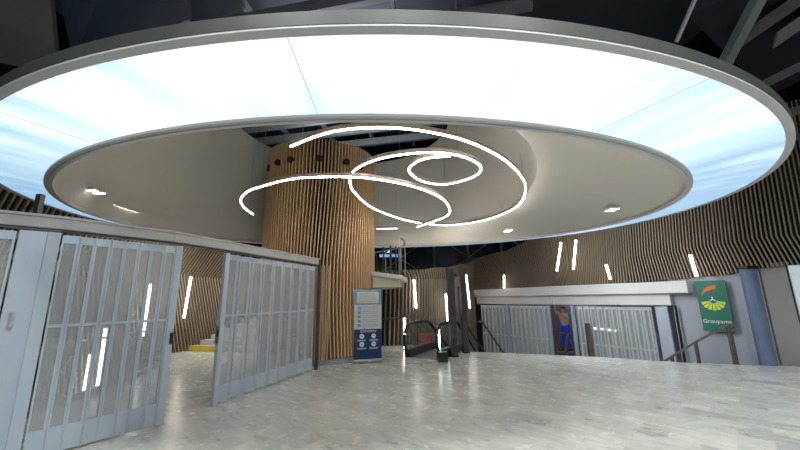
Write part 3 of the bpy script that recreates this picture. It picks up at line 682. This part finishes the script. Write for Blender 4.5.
# ------------------------------------------------------------------ green banner
bn = thing('wall_banner', 'green wall banner with orange leaf, yellow-green sunburst and white lettering', 'banner', (8.765,9.98,1.36), math.radians(-59.6))
BW, BH = .68, 1.39
MB().box(-BW/2,BW/2,-.012,.012,-BH/2,BH/2).build('fabric', M['green'], bn)
def flat(poly, m, name, parent, y=-.018, th=.004):
    n = len(poly); tri = geometry.tessellate_polygon([[V((x,z,0)) for x,z in poly]])
    vs = [(x,y-th,z) for x,z in poly]+[(x,y,z) for x,z in poly]
    fs = [tuple(t) for t in tri]+[tuple(i+n for i in t[::-1]) for t in tri]+[(i,(i+1)%n,(i+1)%n+n,i+n) for i in range(n)]
    return MB().add(vs, fs).build(name, m, parent)
def bz(u, v): return ((u-.5)*BW, (.5-v)*BH)
leaf = [bz(*q) for q in ((.17,.30),(.2,.24),(.27,.18),(.38,.13),(.52,.105),(.70,.10),(.66,.135),(.68,.15),(.6,.175),(.5,.19),(.42,.205),(.34,.215),(.26,.24),(.21,.27))]
flat(leaf, M['orange'], 'orange_leaf', bn)
cx, cz = bz(.50,.40)
ray_mb = MB()
for i in range(7):
    a = math.radians(198+i*24); r0, r1 = .075, .275; w0, w1 = .013, .042
    e = V((math.cos(a),math.sin(a))); t = V((-e.y,e.x)); k_ = 1.0 if i not in (0,6) else .95
    pl = [e*r0-t*w0, e*r1*.93-t*w1, e*r1*k_, e*r1*.93+t*w1, e*r0+t*w0]
    flat([(cx+q.x*1.05, cz+q.y) for q in pl], M['lime'], 'sunburst_ray', bn)
for a in (100,215,330):
    a = math.radians(a); e = V((math.cos(a),math.sin(a))); t = V((-e.y,e.x)); 
    flat([(cx+.0+q.x, cz+.035+q.y) for q in (e*.0-t*.008, e*.04-t*.02, e*.085, e*.04+t*.012, t*.008)], M['print_white'], 'white_blade', bn)
text_mesh('lettering', 'Groupama', .145, M['print_white'], bn, ((.0),-.018,-.47), (PI/2,0,0), .002)

# ------------------------------------------------------------------ standing roll-up banner
sd_ = thing('standing_banner', 'blue and white roll-up information banner standing beside the wooden drum', 'banner stand', (-.94,10.0,0), math.radians(16))
SW, SH = .77, 1.94
MB().box(-SW/2-.01,SW/2+.01,-.09,.09,0,.07).build('base', M['steel'], sd_, bevel=.012)
for x in (-.3,.3): MB().box(x-.02,x+.02,-.16,.16,0,.02).build('foot', M['steel'], sd_)
MB().box(-SW/2,SW/2,-.004,.004,.07,SH+.03).build('print_sheet', M['st_grey'], sd_)
MB().box(-SW/2,SW/2,-.012,.012,SH+.02,SH+.045).build('top_bar', M['steel'], sd_)
MB().tube([V((0,.03,.05)),V((0,.02,SH))], .012, 6).build('pole', M['steel'], sd_)
def sr(u0,u1,v0,v1,m,name='print_block',y=-.005,par=None): return MB().box((u0-.5)*SW,(u1-.5)*SW,y-.003,y,SH-(v1)*1.84,SH-(v0)*1.84).build(name, M[m], par or sd_)
hf_ = sr(0,1,0,.215,'st_blue','header_field'); sr(.1,.9,.02,.19,'st_cream','header_panel',-.009,hf_)
sr(0,1,.575,1,'st_navy','lower_field')
def textlines(u0,u1,v0,v1,n,m,y=-.013,seed=1,name='printed_text'):
    rg = random.Random(seed); mb = MB(); 
    for i in range(n):
        v = v0+(v1-v0)*i/max(n-1,1); u = u0
        while u < u1-.03:
            l = rg.uniform(.03,.09); e = min(u+l,u1)
            mb.box((u-.5)*SW,(e-.5)*SW,y-.002,y,SH-(v+.007)*1.84,SH-v*1.84); u = e+.015
    return mb.build(name, M[m], sd_)
textlines(.2,.8,.045,.09,3,'st_icon',seed=2); textlines(.16,.84,.115,.165,3,'st_text',seed=3)
for i in range(5):
    v = .245+i*.063; sr(.12,.24,v,v+.042,'st_icon','icon'); textlines(.32,.88,v+.004,v+.03,2,'st_text',-.009,seed=5+i)
textlines(.22,.8,.592,.61,2,'print_white',-.009,seed=20,name='heading_lines')
for (u, v) in ((.28,.675),(.71,.675),(.28,.79),(.71,.79)):
    ri = MB().disc(((u-.5)*SW,-.006,SH-v*1.84), .065, (0,-1,0), 20, .004).build('round_icon', M['print_white'], sd_)
    MB().box((u-.5)*SW-.03,(u-.5)*SW+.03,-.014,-.011,SH-v*1.84-.012,SH-v*1.84+.02).build('icon_symbol', M['st_icon'], ri)
    textlines(u-.16,u+.16,v+.05,v+.062,2,'print_white',-.009,seed=int(v*90+u*10),name='caption')

# ------------------------------------------------------------------ worker on the step ladder
PX, PY, PZ = 6.52, 14.35, -.42
def skin(name, verts, edges, radii, m, parent=None, sub=2, root=0):
    me = bpy.data.meshes.new(name); me.from_pydata(verts, edges, []); o = bpy.data.objects.new(name, me); COL.objects.link(o)
    md = o.modifiers.new('skin','SKIN'); me.skin_vertices[0] if me.skin_vertices else None
    bm = bmesh.new(); bm.from_mesh(me); lay = bm.verts.layers.skin.verify()
    bm.verts.ensure_lookup_table()
    for i, v in enumerate(bm.verts):
        rr = radii[i]; v[lay].radius = rr if isinstance(rr, tuple) else (rr, rr); v[lay].use_root = (i == root)
    bm.to_mesh(me); bm.free()
    md.use_smooth_shade = True; s_ = o.modifiers.new('sub','SUBSURF'); s_.levels = sub; s_.render_levels = sub
    me.materials.append(m); o.parent = parent; return o
J = dict(pel=(0,0,.90),wst=(-.01,0,1.05),chs=(-.03,0,1.28),nck=(-.04,0,1.44),chn=(-.045,0,1.50),hed=(-.055,0,1.60),crn=(-.04,0,1.69),
 shL=(-.03,.17,1.38),elL=(-.24,.20,1.50),wrL=(-.28,.15,1.74),hdL=(-.29,.14,1.80),
 shR=(-.03,-.17,1.38),elR=(-.22,-.24,1.30),wrR=(-.42,-.16,1.46),hdR=(-.47,-.14,1.50),
 hpL=(0,.09,.86),knL=(-.05,.11,.47),anL=(.04,.10,.08),toL=(-.11,.12,.03),
 hpR=(0,-.09,.86),knR=(-.02,-.11,.47),anR=(.06,-.10,.08),toR=(-.09,-.12,.03))
RD = dict(pel=(.14,.11),wst=(.13,.10),chs=(.155,.11),nck=.055,chn=.05,hed=(.078,.095),crn=.05,shL=.06,elL=.043,wrL=.03,hdL=.036,shR=.06,elR=.043,wrR=.03,hdR=.036,
 hpL=.085,knL=.06,anL=.042,toL=.035,hpR=.085,knR=.06,anR=.042,toR=.035)
E_ = [('pel','wst'),('wst','chs'),('chs','nck'),('nck','chn'),('chn','hed'),('hed','crn'),('chs','shL'),('shL','elL'),('elL','wrL'),('wrL','hdL'),('chs','shR'),('shR','elR'),('elR','wrR'),('wrR','hdR'),
      ('pel','hpL'),('hpL','knL'),('knL','anL'),('anL','toL'),('pel','hpR'),('hpR','knR'),('knR','anR'),('anR','toR')]
def sub_skel(keys, grow, name, m, parent, over={}):
    ix = {k_:i for i,k_ in enumerate(keys)}; ed_ = [(ix[a],ix[b]) for a,b in E_ if a in ix and b in ix]
    g = lambda q, k_: tuple(x*over.get(k_,grow) for x in q) if isinstance(q, tuple) else q*over.get(k_,grow)
    return skin(name, [J[k_] for k_ in keys], ed_, [g(RD[k_],k_) for k_ in keys], m, parent)
body = sub_skel(list(J.keys()), 1., 'person', M['skin'], None)
body.location = (PX,PY,PZ); body.rotation_euler.z = math.radians(25)
tag(body, 'person in taupe shirt and bright blue work trousers reaching up from a ladder', 'person')
sub_skel(['chs','wst','pel','shL','elL','shR','elR'], 1.15, 'shirt', M['shirt'], body)
sub_skel(['pel','wst','hpL','knL','anL','hpR','knR','anR'], 1.25, 'trousers', M['trousers'], body, {'wst':1.13,'anL':1.6,'anR':1.6,'knL':1.35,'knR':1.35})
hm = MB()
for i in range(7):
    for j in range(12): pass
import itertools
hv = []; nl = 8
for i in range(nl+1):
    th = i/nl*PI*.55
    for j in range(14):
        ph = 2*PI*j/14; hv.append((-.03+.10*math.sin(th)*math.cos(ph)+.012, .088*math.sin(th)*math.sin(ph), 1.615+.105*math.cos(th)))
hf = [(i*14+j, i*14+(j+1)%14, (i+1)*14+(j+1)%14, (i+1)*14+j) for i in range(nl) for j in range(14)]
MB().add(hv, hf).build('hair', M['hair'], body, smooth=True)
for s_ in (1,-1):
    MB().beam((.07,s_*.105,.045),(-.17,s_*.12,.04),.10,.09).build('shoe', M['black'], body, bevel=.03)
    c = V(J['hdL' if s_==1 else 'hdR']); w_ = (c-V(J['wrL' if s_==1 else 'wrR'])).normalized(); sd2 = w_.cross(V((1,0,0))).normalized()
    fm = MB()
    for f_, ln in ((-.028,.05),(-.009,.062),(.01,.066),(.028,.055)):
        b0 = c+w_*.02+sd2*f_; fm.tube([b0, b0+w_*ln*.6, b0+w_*ln+V((-.02,0,-.005))], [.009,.008,.006], 6)
    fm.tube([c+sd2*-.03, c+sd2*-.055+w_*.02, c+sd2*-.06+w_*.045], [.01,.009,.007], 6)
    fm.build('fingers', M['skin'], body, smooth=True)
for s_ in (1,-1): MB().disc((-.138,s_*.03,1.615), .009, (-1,0,0), 8, .004).build('eye', M['black'], body)
MB().add([(-.13,-.014,1.585),(-.13,.014,1.585),(-.16,0,1.58),(-.13,0,1.615)], [(0,1,2),(1,3,2),(3,0,2),(0,3,1)]).build('nose', M['skin'], body)
lad = thing('step_ladder', 'tan step ladder under the worker in the gate opening', 'ladder', (PX-.02,PY,-1.8), math.radians(25))
for s_ in (1,-1):
    MB().beam((-.75,s_*.26,0),(-.12,s_*.17,2.05),.03,.07).build('side_rail', M['rail'], lad); MB().beam((.55,s_*.26,0),(-.05,s_*.17,2.02),.025,.045).build('rear_leg', M['steel'], lad)
for i in range(5):
    t_ = (i+1)*.27/2.05; x = -.75+.63*t_; MB().box(x-.04,x+.07,-.26+.1*t_,.26-.1*t_,t_*2.05-.012,t_*2.05+.012).build('tread', M['steel'], lad)
MB().box(-.3,.32,-.2,.2,1.30,1.345).build('platform', M['steel'], lad)
MB().box(-.16,0,-.2,.2,2.03,2.07).build('top_cap', M['rail'], lad)
tag(MB().beam(gp(6.66,-1.0,.44), gp(7.1,-1.0,.40), .03,.06).build('counter_light', M['led']), 'small horizontal strip light glowing beside the worker', 'light')

# ------------------------------------------------------------------ downlights (positions on the lining) and real lamps in them
DL = [((-6.15,6.68,3.92),0,'left downlight with two bright bars in the beige lining'),((5.15,8.15,3.73),0,'right downlight with two bright bars in the beige lining'),((3.5,11.03,3.80),0,'small downlight near the far edge of the beige lining')]
#DLFIX
def spot(loc, e, size=1.9, col=(1,.95,.88), tgt=None, rad=.08, blend=.5):
    l = bpy.data.lights.new('spot','SPOT'); l.energy = e; l.spot_size = size; l.spot_blend = blend; l.color = col; l.shadow_soft_size = rad
    o = bpy.data.objects.new('spot', l); COL.objects.link(o); o.location = loc
    d = (V(tgt)-V(loc)) if tgt else V((0,0,-1)); o.rotation_euler = d.to_track_quat('-Z','Y').to_euler(); return o
for loc, rz, lab in DL:
    downlight(loc, rz, lab); spot((loc[0],loc[1],loc[2]-.06), 30, 1.3)
def area(loc, sx, sy, e, col=(1,1,1), tgt=None):
    l = bpy.data.lights.new('area','AREA'); l.shape='RECTANGLE'; l.size=sx; l.size_y=sy; l.energy=e; l.color=col
    o = bpy.data.objects.new('area', l); COL.objects.link(o); o.location = loc
    d = (V(tgt)-V(loc)) if tgt else V((0,0,-1)); o.rotation_euler = d.to_track_quat('-Z','Y').to_euler(); return o
# unseen fill lights added behind the photographer, over the lower level and in the left stairwell
area((1,-2.5,5.5), 6, 2.0, 200, (.95,.98,1), (1,6,0))
for x_, y_ in ((-2.2,.2),(.4,-.2),(3.,.2),(5.6,.6),(8.2,1.5),(9.8,4.4),(8.6,-1.)):
    spot((x_,y_,7.6), 680, 1.75, (.97,1,.96), (x_+.3,y_+2.2,0), .25, .8)  # unseen overhead spots added to light the floor
area((5.2,10.2,3.3), .5, 3.0, 110, (.95,.97,1), (7.9,11.9,.6))  # unseen lamp added to brighten the far gates and banner wall
area((7.9,15.9,1.9), 1.5, 1.5, 60, (.9,.92,1))
area((-7.0,9.5,3.9), 1.0, 5, 160, (1,.95,.85))
area((-5.0,14.6,4.2), 2.5, 1, 150, (1,.95,.85))
area((-1.7,9.9,7.3), 4, 4, 260, (.9,.95,1), (-1.7,9.9,12))  # unseen lamp added above the bell to lift the roof beams
area((1.8,13.6,3.4), 2, .6, 22, (1,.94,.85), (1.8,15,0))
W = bpy.data.worlds.new('night'); S.world = W; W.use_nodes = True
W.node_tree.nodes['Background'].inputs[0].default_value = (.03,.05,.09,1); W.node_tree.nodes['Background'].inputs[1].default_value = .15
S.view_settings.view_transform = 'Standard'; S.view_settings.look = 'None'; S.view_settings.exposure = .16; S.view_settings.gamma = 1; S.view_settings.use_curve_mapping = False
